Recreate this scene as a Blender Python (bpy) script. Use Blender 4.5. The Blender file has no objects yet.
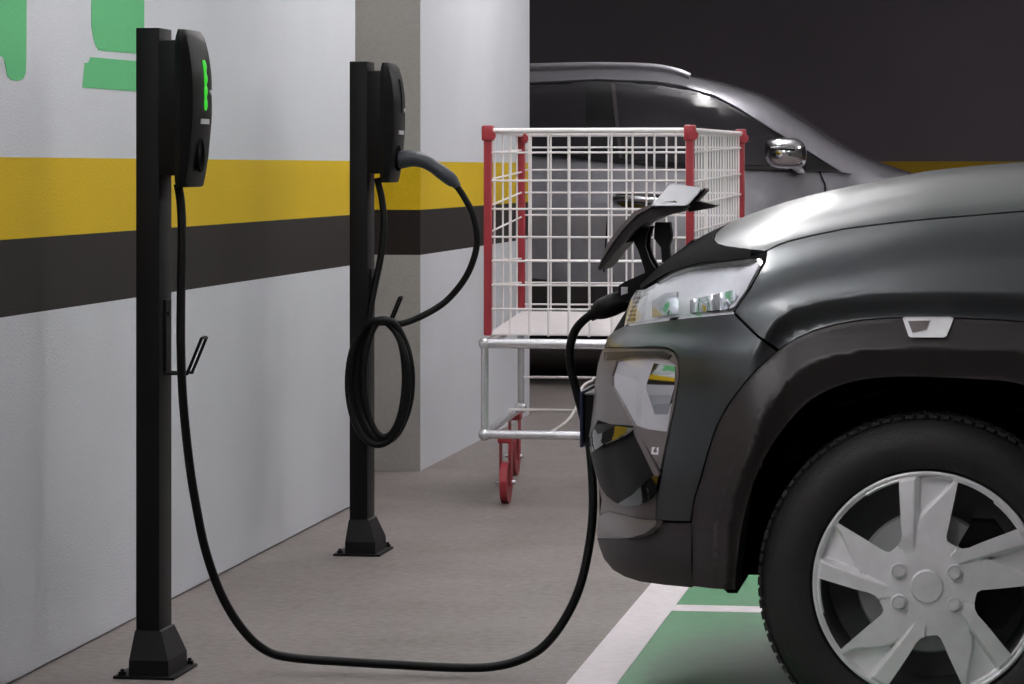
import bpy, bmesh, math, random
from mathutils import Vector, Matrix, geometry
random.seed(7)
SC = bpy.context.scene
COL = SC.collection
PI = math.pi
# ------------------------------------------------------------------ camera frame
FPX = 3200.0; HZ = 168.0; HCAM = 1.0
YAW = math.atan2(491.0, FPX)
SA, CA = math.sin(YAW), math.cos(YAW)
def ray(px, py):
    r = (px - 512.0) / FPX; u = (HZ - py) / FPX
    return Vector((-SA + r * CA, CA + r * SA, u))
def W(px, py, Y):                     # point of the plane y = Y seen at a pixel
    d = ray(px, py); t = Y / d.y
    return Vector((d.x * t, Y, HCAM + d.z * t))
def WX(px, py, X):                    # point of the plane x = X
    d = ray(px, py); t = X / d.x
    return Vector((X, d.y * t, HCAM + d.z * t))
cam = bpy.data.cameras.new('camera'); camo = bpy.data.objects.new('camera', cam); COL.objects.link(camo)
camo.location = (0, 0, HCAM); camo.rotation_euler = (PI / 2, 0, YAW)
cam.sensor_width = 36; cam.lens = FPX * 36 / 1024; cam.shift_y = -(342 - HZ) / 1024.0
cam.clip_start = .05; cam.clip_end = 100
SC.camera = camo
SC.view_settings.view_transform = 'Standard'; SC.view_settings.look = 'None'
SC.view_settings.exposure = 0.22; SC.view_settings.gamma = 1.0
SC.view_settings.use_curve_mapping = False

# ------------------------------------------------------------------ helpers
def pchip(pts):
    xs = [p[0] for p in pts]; ys = [p[1] for p in pts]; n = len(xs)
    h = [xs[i+1]-xs[i] for i in range(n-1)]; dl = [(ys[i+1]-ys[i])/h[i] for i in range(n-1)]
    m = [0.0]*n; m[0] = dl[0]; m[-1] = dl[-1]
    for i in range(1, n-1):
        if dl[i-1]*dl[i] > 0:
            w1 = 2*h[i]+h[i-1]; w2 = h[i]+2*h[i-1]
            m[i] = (w1+w2)/(w1/dl[i-1]+w2/dl[i])
    def f(x):
        if x <= xs[0]: return ys[0]+m[0]*(x-xs[0])
        if x >= xs[-1]: return ys[-1]+m[-1]*(x-xs[-1])
        i = 0
        while x > xs[i+1]: i += 1
        t = (x-xs[i])/h[i]
        return ((1+2*t)*(1-t)**2*ys[i] + t*(1-t)**2*h[i]*m[i] + t*t*(3-2*t)*ys[i+1] + t*t*(t-1)*h[i]*m[i+1])
    return f
def sstep(a, b, x):
    t = max(0.0, min(1.0, (x-a)/(b-a))); return t*t*(3-2*t)
def link(o, parent=None):
    COL.objects.link(o)
    if parent is not None: o.parent = parent
    return o
def thing(name, label, cat, loc=(0,0,0), group=None):
    o = bpy.data.objects.new(name, None); COL.objects.link(o); o.location = loc
    o['label'] = label; o['category'] = cat
    if group: o['group'] = group
    return o
def tag(o, label, cat, group=None):
    o['label'] = label; o['category'] = cat
    if group: o['group'] = group
    return o
def struct(o): o['kind'] = 'structure'; return o
def mobj(name, bm, mat, parent=None, smooth=None, world=True):
    """link a bmesh as one object; geometry given in world space is moved into the parent's frame"""
    bmesh.ops.recalc_face_normals(bm, faces=bm.faces[:])
    me = bpy.data.meshes.new(name); 
    if parent is not None and world:
        off = Vector((0,0,0)); p = parent
        while p is not None: off += p.location; p = p.parent
        for v in bm.verts: v.co -= off
    bm.to_mesh(me); bm.free()
    mats = mat if isinstance(mat, (list, tuple)) else [mat]
    for m in mats: me.materials.append(m)
    o = bpy.data.objects.new(name, me); link(o, parent)
    if smooth:
        for p in me.polygons: p.use_smooth = True
        try: me.set_sharp_from_angle(angle=math.radians(smooth))
        except Exception: pass
    return o
def box(bm, a, b, bev=0.0, seg=1):
    a = Vector(a); b = Vector(b); c = (a+b)/2; s = b-a
    r = bmesh.ops.create_cube(bm, size=1.0, matrix=Matrix.Translation(c) @ Matrix.Diagonal((abs(s.x),abs(s.y),abs(s.z),1)))
    if bev > 0:
        es = set(); 
        for v in r['verts']: es.update(v.link_edges)
        bmesh.ops.bevel(bm, geom=list(es), offset=bev, segments=seg, affect='EDGES', profile=.5)
def catmull(pts, n=8, closed=False):
    pts = [Vector(p) for p in pts]; out = []; N = len(pts)
    rng = range(N) if closed else range(N-1)
    for i in rng:
        if closed: p0,p1,p2,p3 = pts[(i-1)%N],pts[i],pts[(i+1)%N],pts[(i+2)%N]
        else:
            p1,p2 = pts[i],pts[i+1]
            p0 = pts[i-1] if i > 0 else p1*2-p2
            p3 = pts[i+2] if i+2 < N else p2*2-p1
        for k in range(n):
            t = k/n
            out.append(.5*((2*p1)+(-p0+p2)*t+(2*p0-5*p1+4*p2-p3)*t*t+(-p0+3*p1-3*p2+p3)*t**3))
    if not closed: out.append(pts[-1])
    return out
def tube(bm, pts, rad, seg=10, closed=False, cap=True, flat=1.0):
    pts = [Vector(p) for p in pts]; N = len(pts)
    tans = []
    for i in range(N):
        if closed: d = pts[(i+1)%N]-pts[(i-1)%N]
        else: d = pts[min(i+1,N-1)]-pts[max(i-1,0)]
        if d.length < 1e-9: d = Vector((0,0,1))
        tans.append(d.normalized())
    up = Vector((0,1,0)) if abs(tans[0].y) < .9 else Vector((1,0,0))
    nrm = (up-tans[0]*up.dot(tans[0])).normalized(); rings = []
    for i in range(N):
        nrm = (nrm-tans[i]*nrm.dot(tans[i])).normalized(); bi = tans[i].cross(nrm)
        r = rad[i] if isinstance(rad,(list,tuple)) else rad
        rings.append([bm.verts.new(pts[i]+(nrm*math.cos(a)*flat+bi*math.sin(a))*r) for a in [2*PI*k/seg for k in range(seg)]])
    for i in range(N if closed else N-1):
        A = rings[i]; B = rings[(i+1)%N]
        for k in range(seg): bm.faces.new((A[k],A[(k+1)%seg],B[(k+1)%seg],B[k]))
    if cap and not closed:
        bm.faces.new(rings[0][::-1]); bm.faces.new(rings[-1])
def loft(bm, rings, closed=True, cap=True):
    R = [[bm.verts.new(p) for p in r] for r in rings]; n = len(R[0])
    for i in range(len(R)-1):
        for k in range(n if closed else n-1):
            try: bm.faces.new((R[i][k],R[i][(k+1)%n],R[i+1][(k+1)%n],R[i+1][k]))
            except ValueError: pass
    if cap:
        bm.faces.new(R[0][::-1]); bm.faces.new(R[-1])
    return R
def extr(bm, poly, y0, y1):
    """prism: polygon of (x,z) points swept from y0 to y1"""
    A = [bm.verts.new((p[0],y0,p[1])) for p in poly]; B = [bm.verts.new((p[0],y1,p[1])) for p in poly]
    n = len(poly)
    bm.faces.new(A); bm.faces.new(B[::-1])
    for k in range(n): bm.faces.new((A[k],B[k],B[(k+1)%n],A[(k+1)%n]))
def cyl(bm, c, axis, r, h, seg=20, r2=None):
    """cylinder centred on c along an axis"""
    axis = Vector(axis).normalized(); q = Vector((0,0,1)).rotation_difference(axis).to_matrix().to_4x4()
    bmesh.ops.create_cone(bm, cap_ends=True, segments=seg, radius1=r, radius2=r if r2 is None else r2, depth=h, matrix=Matrix.Translation(Vector(c)) @ q)
def lathe(bm, c, prof, seg=64):
    """profile of (radius, y offset) revolved round the y axis through c"""
    c = Vector(c); R = []
    for r, y in prof: R.append([bm.verts.new(c+Vector((r*math.cos(2*PI*k/seg), y, r*math.sin(2*PI*k/seg)))) for k in range(seg)])
    for i in range(len(R)-1):
        for k in range(seg): bm.faces.new((R[i][k],R[i][(k+1)%seg],R[i+1][(k+1)%seg],R[i+1][k]))
    return R
def inpoly(x, y, P):
    c = False; n = len(P); j = n-1
    for i in range(n):
        xi, yi = P[i]; xj, yj = P[j]
        if (yi > y) != (yj > y) and x < (xj-xi)*(y-yi)/(yj-yi)+xi: c = not c
        j = i
    return c
def densify(P, st):
    out = []
    for i in range(len(P)):
        a = P[i]; b = P[(i+1)%len(P)]; L = math.hypot(b[0]-a[0], b[1]-a[1]); k = max(1, int(math.ceil(L/st)))
        for j in range(k): out.append((a[0]+(b[0]-a[0])*j/k, a[1]+(b[1]-a[1])*j/k))
    return out
def sheet(name, polys, fn, st, thick, mat, parent, mirror_y=None, aniso=1.0, eps=None):
    """curved panel: polygon (holes allowed) in a 2-D domain, mapped by fn to 3-D, with true thickness and smooth normals"""
    B = [densify(p, st) for p in polys]; pts = []; edges = []
    for P in B:
        o = len(pts); n = len(P); pts += [Vector(p) for p in P]; edges += [(o+i, o+(i+1)%n) for i in range(n)]
    xs = [p[0] for p in B[0]]; ys = [p[1] for p in B[0]]
    sy = st*aniso
    y = min(ys)+sy*.5; row = 0
    hsh = {}
    for P in B:
        for q in P: hsh.setdefault((int(q[0]//st), int(q[1]//st)), []).append(q)
    def dist_ok(x, yy):
        cx_, cy_ = int(x//st), int(yy//st)
        for i in (-1,0,1):
            for j in (-1,0,1):
                for q in hsh.get((cx_+i, cy_+j), ()):
                    if abs(q[0]-x) < st*.45 and abs(q[1]-yy) < st*.45: return False
        return True
    while y < max(ys):
        x = min(xs)+st*(.5 if row % 2 else .25)
        while x < max(xs):
            if inpoly(x, y, B[0]) and not any(inpoly(x, y, H) for H in B[1:]) and dist_ok(x, y): pts.append(Vector((x, y)))
            x += st
        y += sy; row += 1
    V, E, F, _, _, _ = geometry.delaunay_2d_cdt(pts, edges, [], 0, 1e-7)
    F = [f for f in F if (lambda c: inpoly(c[0], c[1], B[0]) and not any(inpoly(c[0], c[1], H) for H in B[1:]))
         ((sum(V[i][0] for i in f)/3, sum(V[i][1] for i in f)/3))]
    e = eps or st*.25
    P3 = []; N3 = []
    for v in V:
        p = fn(v[0], v[1]); a = fn(v[0]+e, v[1])-fn(v[0]-e, v[1]); b = fn(v[0], v[1]+e)-fn(v[0], v[1]-e)
        n = a.cross(b)
        n = n.normalized() if n.length > 1e-12 else Vector((0,-1,0))
        P3.append(p); N3.append(n)
    # orientation: outward = away from 'inside' reference given by fn.ref
    sgn = 1.0
    ref = getattr(fn, 'ref', Vector((0,-1,0)))
    if sum(n.dot(ref) for n in N3) < 0: sgn = -1.0
    N3 = [n*sgn for n in N3]
    TH = list(N3)
    if hasattr(fn, 'grad'):
        for i, p in enumerate(P3):
            g_ = fn.grad(p); TH[i] = g_
            if N3[i].dot(g_) < .35: N3[i] = g_
    used = sorted({i for f in F for i in f}); mp = {i: k for k, i in enumerate(used)}
    Vv = [P3[i] for i in used]; Nn = [N3[i] for i in used]; Tt = [TH[i] for i in used]; K = len(Vv); faces = []; 
    cnt = {}
    for f in F:
        g = [mp[i] for i in f]
        nn = (Vv[g[1]]-Vv[g[0]]).cross(Vv[g[2]]-Vv[g[0]])
        if nn.dot(Nn[g[0]]) < 0: g = g[::-1]
        faces.append(tuple(g))
        for i in range(len(g)): cnt[(g[i], g[(i+1)%len(g)])] = 1
    allv = list(Vv); alln = list(Nn)
    if thick:
        allv += [v-n*thick for v, n in zip(Vv, Tt)]; alln += [-n for n in Nn]
        faces += [tuple(i+K for i in f[::-1]) for f in list(faces)]
        for (a, b) in list(cnt):
            if (b, a) not in cnt:
                d = (Vv[b]-Vv[a]); out = d.cross(Nn[a]); out = out.normalized() if out.length > 0 else Nn[a]
                o = len(allv); allv += [allv[a], allv[b], allv[b+K], allv[a+K]]; alln += [out]*4
                faces.append((o+1, o, o+3, o+2))
    res = []
    for mir in ([False] if mirror_y is None else [False, True]):
        vv = allv; nn = alln; ff = faces
        if mir:
            vv = [Vector((v.x, 2*mirror_y-v.y, v.z)) for v in allv]; nn = [Vector((n.x, -n.y, n.z)) for n in alln]; ff = [f[::-1] for f in faces]
        off = Vector((0,0,0)); p = parent
        while p is not None: off += p.location; p = p.parent
        me = bpy.data.meshes.new(name); me.from_pydata([v-off for v in vv], [], ff)
        me.materials.append(mat); me.update()
        for p in me.polygons: p.use_smooth = True
        me.normals_split_custom_set_from_vertices(nn)
        o = bpy.data.objects.new(name, me); link(o, parent); res.append(o)
    return res

# ------------------------------------------------------------------ materials
def srgb(r, g, b):
    f = lambda c: ((c/255)/12.92 if c/255 <= .04045 else ((c/255+.055)/1.055)**2.4)
    return (f(r), f(g), f(b), 1)
def pmat(name, col, rough=.5, metal=0.0, spec=.5, coat=0.0, noise=None, bump=None, emit=None, coat_rough=.03, flakes=False):
    m = bpy.data.materials.new(name); m.use_nodes = True; nt = m.node_tree; b = nt.nodes['Principled BSDF']
    b.inputs['Base Color'].default_value = col; b.inputs['Roughness'].default_value = rough; b.inputs['Metallic'].default_value = metal
    b.inputs['Specular IOR Level'].default_value = spec; b.inputs['Coat Weight'].default_value = coat; b.inputs['Coat Roughness'].default_value = coat_rough
    tc = nt.nodes.new('ShaderNodeNewGeometry')
    if noise is None: noise = (30, .06)
    n = nt.nodes.new('ShaderNodeTexNoise'); n.inputs['Scale'].default_value = noise[0]; n.inputs['Detail'].default_value = 4
    nt.links.new(tc.outputs['Position'], n.inputs['Vector'])
    mr = nt.nodes.new('ShaderNodeMapRange'); mr.inputs['To Min'].default_value = 1-noise[1]; mr.inputs['To Max'].default_value = 1+noise[1]
    mr.inputs['From Min'].default_value = .25; mr.inputs['From Max'].default_value = .75
    nt.links.new(n.outputs['Fac'], mr.inputs['Value'])
    mx = nt.nodes.new('ShaderNodeVectorMath'); mx.operation = 'SCALE'; mx.inputs[0].default_value = col[:3]
    nt.links.new(mr.outputs['Result'], mx.inputs['Scale']); nt.links.new(mx.outputs['Vector'], b.inputs['Base Color'])
    if bump:
        n2 = nt.nodes.new('ShaderNodeTexNoise'); n2.inputs['Scale'].default_value = bump[0]; n2.inputs['Detail'].default_value = 3
        nt.links.new(tc.outputs['Position'], n2.inputs['Vector'])
        bp = nt.nodes.new('ShaderNodeBump'); bp.inputs['Strength'].default_value = bump[1]; bp.inputs['Distance'].default_value = .004
        nt.links.new(n2.outputs['Fac'], bp.inputs['Height']); nt.links.new(bp.outputs['Normal'], b.inputs['Normal'])
    if emit:
        b.inputs['Emission Color'].default_value = emit[0]; b.inputs['Emission Strength'].default_value = emit[1]
    return m
def wallmat(name, base, dz=0.0, yel=srgb(208,174,22), blk=srgb(36,31,29), sheen=.5):
    m = pmat(name, base, .75, spec=.25, bump=(220, .35)); nt = m.node_tree; b = nt.nodes['Principled BSDF']
    g = nt.nodes.new('ShaderNodeNewGeometry'); sp = nt.nodes.new('ShaderNodeSeparateXYZ'); nt.links.new(g.outputs['Position'], sp.inputs[0])
    n = nt.nodes.new('ShaderNodeTexNoise'); n.inputs['Scale'].default_value = 1.3; n.inputs['Detail'].default_value = 6; nt.links.new(g.outputs['Position'], n.inputs['Vector'])
    n3 = nt.nodes.new('ShaderNodeTexNoise'); n3.inputs['Scale'].default_value = 160; n3.inputs['Detail'].default_value = 2; nt.links.new(g.outputs['Position'], n3.inputs['Vector'])
    ad = nt.nodes.new('ShaderNodeMath'); ad.operation = 'ADD'; nt.links.new(n.outputs['Fac'], ad.inputs[0]); nt.links.new(n3.outputs['Fac'], ad.inputs[1])
    mr = nt.nodes.new('ShaderNodeMapRange'); mr.inputs['From Min'].default_value = .6; mr.inputs['From Max'].default_value = 1.4; mr.inputs['To Min'].default_value = .87; mr.inputs['To Max'].default_value = 1.1
    nt.links.new(ad.outputs[0], mr.inputs['Value'])
    def gt(z):
        q = nt.nodes.new('ShaderNodeMath'); q.operation = 'GREATER_THAN'; q.inputs[1].default_value = z+dz; nt.links.new(sp.outputs['Z'], q.inputs[0]); return q.outputs[0]
    cur = base; prev = None
    for z, c in ((.713, blk), (.862, yel), (1.021, base)):
        mx = nt.nodes.new('ShaderNodeMix'); mx.data_type = 'RGBA'
        if prev is None: mx.inputs['A'].default_value = base
        else: nt.links.new(prev, mx.inputs['A'])
        mx.inputs['B'].default_value = c; nt.links.new(gt(z), mx.inputs['Factor']); prev = mx.outputs['Result']
    vm = nt.nodes.new('ShaderNodeVectorMath'); vm.operation = 'SCALE'; nt.links.new(prev, vm.inputs[0]); nt.links.new(mr.outputs['Result'], vm.inputs['Scale'])
    nt.links.new(vm.outputs['Vector'], b.inputs['Base Color'])
    return m
M = {}
M['wall'] = wallmat('painted plaster', srgb(206,208,214))
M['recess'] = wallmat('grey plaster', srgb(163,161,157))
M['back'] = wallmat('dark striped wall', srgb(84,78,84), dz=.016, yel=srgb(150,120,20), blk=srgb(30,28,28))  # base and stripe colours both darker than on the other walls
M['ceil'] = pmat('white ceiling paint', srgb(225,225,228), .9)
def floormat():
    m = pmat('concrete floor', srgb(128,120,118), .55, spec=.35, bump=(60,.15)); nt = m.node_tree; b = nt.nodes['Principled BSDF']
    g = nt.nodes.new('ShaderNodeNewGeometry')
    a = nt.nodes.new('ShaderNodeTexNoise'); a.inputs['Scale'].default_value = 2.2; a.inputs['Detail'].default_value = 8; a.inputs['Roughness'].default_value = .65
    c = nt.nodes.new('ShaderNodeTexNoise'); c.inputs['Scale'].default_value = 45; c.inputs['Detail'].default_value = 5
    nt.links.new(g.outputs['Position'], a.inputs['Vector']); nt.links.new(g.outputs['Position'], c.inputs['Vector'])
    ad = nt.nodes.new('ShaderNodeMath'); ad.operation = 'ADD'; nt.links.new(a.outputs['Fac'], ad.inputs[0]); nt.links.new(c.outputs['Fac'], ad.inputs[1])
    cr = nt.nodes.new('ShaderNodeValToRGB'); cr.color_ramp.elements[0].position = .36; cr.color_ramp.elements[0].color = srgb(103,95,92)
    cr.color_ramp.elements[1].position = .64; cr.color_ramp.elements[1].color = srgb(135,126,125)
    h = nt.nodes.new('ShaderNodeMath'); h.operation = 'MULTIPLY'; h.inputs[1].default_value = .5; nt.links.new(ad.outputs[0], h.inputs[0])
    nt.links.new(h.outputs[0], cr.inputs['Fac']); nt.links.new(cr.outputs['Color'], b.inputs['Base Color'])
    return m
M['floor'] = floormat()
M['added_dark_floor'] = pmat('added dark floor against bounce', srgb(62,60,62), .55)
M['green_floor'] = pmat('green floor paint', srgb(50,130,80), .5, noise=(25,.1))
M['white_floor'] = pmat('white floor paint', srgb(222,214,218), .6, noise=(35,.08))
M['green_wall'] = pmat('green wall paint', srgb(97,182,124), .75, spec=.2, noise=(150,.08))
M['black'] = pmat('black powder coat', srgb(13,12,14), .5, spec=.18)
M['plastic'] = pmat('black moulded plastic', srgb(11,10,12), .45, spec=.2)
M['gunplastic'] = pmat('dark grey handle plastic', srgb(46,50,58), .45)
M['rubber'] = pmat('black cable rubber', srgb(8,8,9), .5, spec=.2)
M['led'] = pmat('green status light', srgb(20,120,20), .3, emit=(srgb(70,215,60), .62))
M['mark'] = pmat('white marking', srgb(200,200,205), .5)
M['repeater'] = pmat('bright repeater lens', srgb(245,245,248), .25)
M['red'] = pmat('red plastic', srgb(166,52,62), .42)
M['zinc'] = pmat('zinc plated steel', srgb(225,225,230), .25, metal=.7, noise=(60,.08))
M['wire'] = pmat('galvanised wire', srgb(242,236,238), .4, metal=.0)
M['paint'] = pmat('dark grey metallic car paint', srgb(74,78,80), .34, metal=.8, coat=.6, noise=(900,.12), coat_rough=.16)
M['clad'] = pmat('unpainted black plastic cladding', srgb(42,36,37), .42, noise=(400,.1))
M['under'] = pmat('black underbody', srgb(7,7,8), .85, spec=.08)
M['gloss'] = pmat('gloss black trim', srgb(16,16,18), .06, coat=.6)
M['bumper_grey'] = pmat('satin grey bumper plastic', srgb(120,112,112), .3, metal=.3)
M['chrome'] = pmat('chrome', srgb(225,225,228), .08, metal=1.0, noise=(30,.01))
M['reflector'] = pmat('frosted reflector', srgb(228,226,230), .35, metal=.25, noise=(60,.05))
M['lamp_grey'] = pmat('pale lamp housing', srgb(236,230,236), .35)
M['tyre'] = pmat('tyre rubber', srgb(30,28,29), .6, noise=(200,.1), bump=(300,.3))
M['hubcap'] = pmat('silver hubcap', srgb(238,238,240), .42, metal=.3)
M['disc'] = pmat('brake disc steel', srgb(190,192,194), .45, metal=.3)
M['darkrim'] = pmat('dark steel rim', srgb(120,122,124), .5, metal=.3)
M['silver'] = pmat('silver car paint', srgb(140,138,145), .34, metal=.55, coat=1.0)
M['tint'] = pmat('tinted window glass', srgb(34,32,36), .16)
M['blue'] = pmat('blue plate holder', srgb(28,34,66), .4)
M['tube'] = pmat('lit lamp tube', (1,1,1,1), .5, emit=((1.0,.975,.965,1), 33.0))
def clearmat():
    m = bpy.data.materials.new('clear lens'); m.use_nodes = True; nt = m.node_tree
    for n in list(nt.nodes): nt.nodes.remove(n)
    o = nt.nodes.new('ShaderNodeOutputMaterial'); t = nt.nodes.new('ShaderNodeBsdfTransparent'); g = nt.nodes.new('ShaderNodeBsdfGlossy'); g.inputs['Roughness'].default_value = .03
    t.inputs['Color'].default_value = (.93,.94,.95,1)
    f = nt.nodes.new('ShaderNodeFresnel'); f.inputs['IOR'].default_value = 1.5; mx = nt.nodes.new('ShaderNodeMixShader')
    ge = nt.nodes.new('ShaderNodeNewGeometry'); ml = nt.nodes.new('ShaderNodeMath'); ml.operation = 'MULTIPLY'; sb = nt.nodes.new('ShaderNodeMath'); sb.operation = 'SUBTRACT'; sb.inputs[0].default_value = 1.0
    nt.links.new(ge.outputs['Backfacing'], sb.inputs[1]); nt.links.new(sb.outputs[0], ml.inputs[0]); nt.links.new(f.outputs[0], ml.inputs[1]); nt.links.new(ml.outputs[0], mx.inputs[0]); nt.links.new(t.outputs[0], mx.inputs[1]); nt.links.new(g.outputs[0], mx.inputs[2]); nt.links.new(mx.outputs[0], o.inputs[0])
    return m
M['clear'] = clearmat()

# ------------------------------------------------------------------ the garage
def sbox(name, a, b, mat, bev=0, seg=1):
    bm = bmesh.new(); box(bm, a, b, bev, seg); return struct(mobj(name, bm, mat, smooth=40 if bev else None))
YL = 9.32; YC0 = 10.39; YC1 = 12.87; YB = 18.0; CEIL = 2.75
sbox('floor', (-7,-3,-.1), (9,YB,0), M['floor'])
sbox('ceiling', (-7,-3,CEIL), (9,YB,CEIL+.1), M['ceil'])
sbox('wall_left', (-2.1,-3,0), (-1.9,YL,CEIL), M['wall'], .006)
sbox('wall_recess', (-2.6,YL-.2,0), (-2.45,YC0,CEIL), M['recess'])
def column():
    bm = bmesh.new(); box(bm, (-2.6,YC0,0), (-1.9,YC1,CEIL))
    es = [e for e in bm.edges if abs(e.verts[0].co.x-e.verts[1].co.x) < 1e-5 and abs(e.verts[0].co.y-e.verts[1].co.y) < 1e-5 and e.verts[0].co.x > -2 and e.verts[0].co.y > YC0+1]
    bmesh.ops.bevel(bm, geom=es, offset=.02, segments=4, affect='EDGES', profile=.5)
    bmesh.ops.recalc_face_normals(bm, faces=bm.faces[:])
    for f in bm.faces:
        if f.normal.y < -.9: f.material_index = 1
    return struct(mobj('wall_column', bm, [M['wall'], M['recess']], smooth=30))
column()
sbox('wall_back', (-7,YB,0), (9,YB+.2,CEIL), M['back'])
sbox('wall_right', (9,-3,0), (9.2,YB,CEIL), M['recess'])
sbox('wall_front', (-7,-3.2,0), (9.2,-3,CEIL), M['wall'])
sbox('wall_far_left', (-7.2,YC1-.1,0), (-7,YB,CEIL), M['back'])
sbox('trim_1', (-.835,2.0,0), (-.738,9.7,.003), M['white_floor'])     # front line of the bays
for i, y in enumerate((5.17, 7.18, 9.19)): sbox('trim_%d'%(i+2), (-.738,y,0), (4.3,y+.1,.003), M['white_floor'])
sbox('trim_5', (-.738,3.26,0), (4.3,5.17,.002), M['added_dark_floor'])  # unseen dark bay added to cut floor bounce onto the car
for i, y in enumerate((5.27, 7.28)): sbox('trim_%d'%(i+6), (-.738,y,0), (4.3,y+1.91,.002), M['green_floor'])

# green pictogram painted on the left wall
def wall_shape(name, px, top_z=None):
    pts = [WX(x, y, -1.9) for x, y in px]
    bm = bmesh.new(); A = [bm.verts.new((-1.8995, p.y, p.z)) for p in pts]; B = [bm.verts.new((-1.8992, p.y, p.z)) for p in pts]; n = len(A)
    bm.faces.new(A); bm.faces.new(B[::-1])
    for k in range(n): bm.faces.new((A[k],B[k],B[(k+1)%n],A[(k+1)%n]))
    return bm
pic = thing('wall_pictogram', 'green painted charging point pictogram high on the white wall behind the nearer post', 'wall marking', (-1.9, 6.2, 1.2))
mobj('pictogram_body', wall_shape('b', [(91,-110),(144,-104),(144,30),(144,54),(104,51),(98,50),(95,45),(93,38),(91,26)]), M['green_wall'], pic)
mobj('pictogram_base', wall_shape('b', [(90,57),(146,62),(146,92),(82,87.5),(84,66),(84,63),(88,62.5)]), M['green_wall'], pic)
mobj('pictogram_hose', wall_shape('b', [(-40,-100),(27,-100),(26,60),(25.5,73),(23,79),(17,81),(11,80),(7,76),(5,66),(3,57),(-2,56),(-40,54)]), M['green_wall'], pic)

# ceiling lamps (unseen fittings assumed above the frame)
def ceiling_lamp(x, y, along, label, L=1.3):
    zc = CEIL-.30
    t = thing('ceiling_light', label, 'ceiling light', (x, y, zc), 'tube lights hung under the ceiling')
    d = Vector((0,1,0)) if along == 'y' else Vector((1,0,0)); c = Vector((x, y, zc))
    bm = bmesh.new(); cyl(bm, c, d, .042, L, 20); mobj('tube', bm, M['tube'], t, smooth=40)
    for s_ in (-1, 1):
        bm = bmesh.new(); cyl(bm, c+d*(L/2+.02)*s_, d, .05, .04, 20); mobj('end_cap', bm, M['mark'], t, smooth=40)
        bm = bmesh.new(); cyl(bm, c+d*(L/2+.02)*s_+Vector((0,0,.17)), (0,0,1), .006, .26, 8); mobj('hanger', bm, M['zinc'], t, smooth=40)
rows = ((-1.2,'over the wall side lane'), (1.9,'over the dark car side'))
where = {-1.6:'farthest behind the camera', 1.0:'behind the camera', 3.6:'in front of the lit post', 6.3:'level with the lit post', 9.0:'level with the wire cart', 11.6:'level with the white column', 14.6:'above the silver car'}
for x, rn in rows:
    for y, wn in where.items():
        if (y < 4 and x > 0) or y < 0: continue
        ceiling_lamp(x, y, 'y', 'hanging tube light %s, %s' % (wn, rn))

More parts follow.
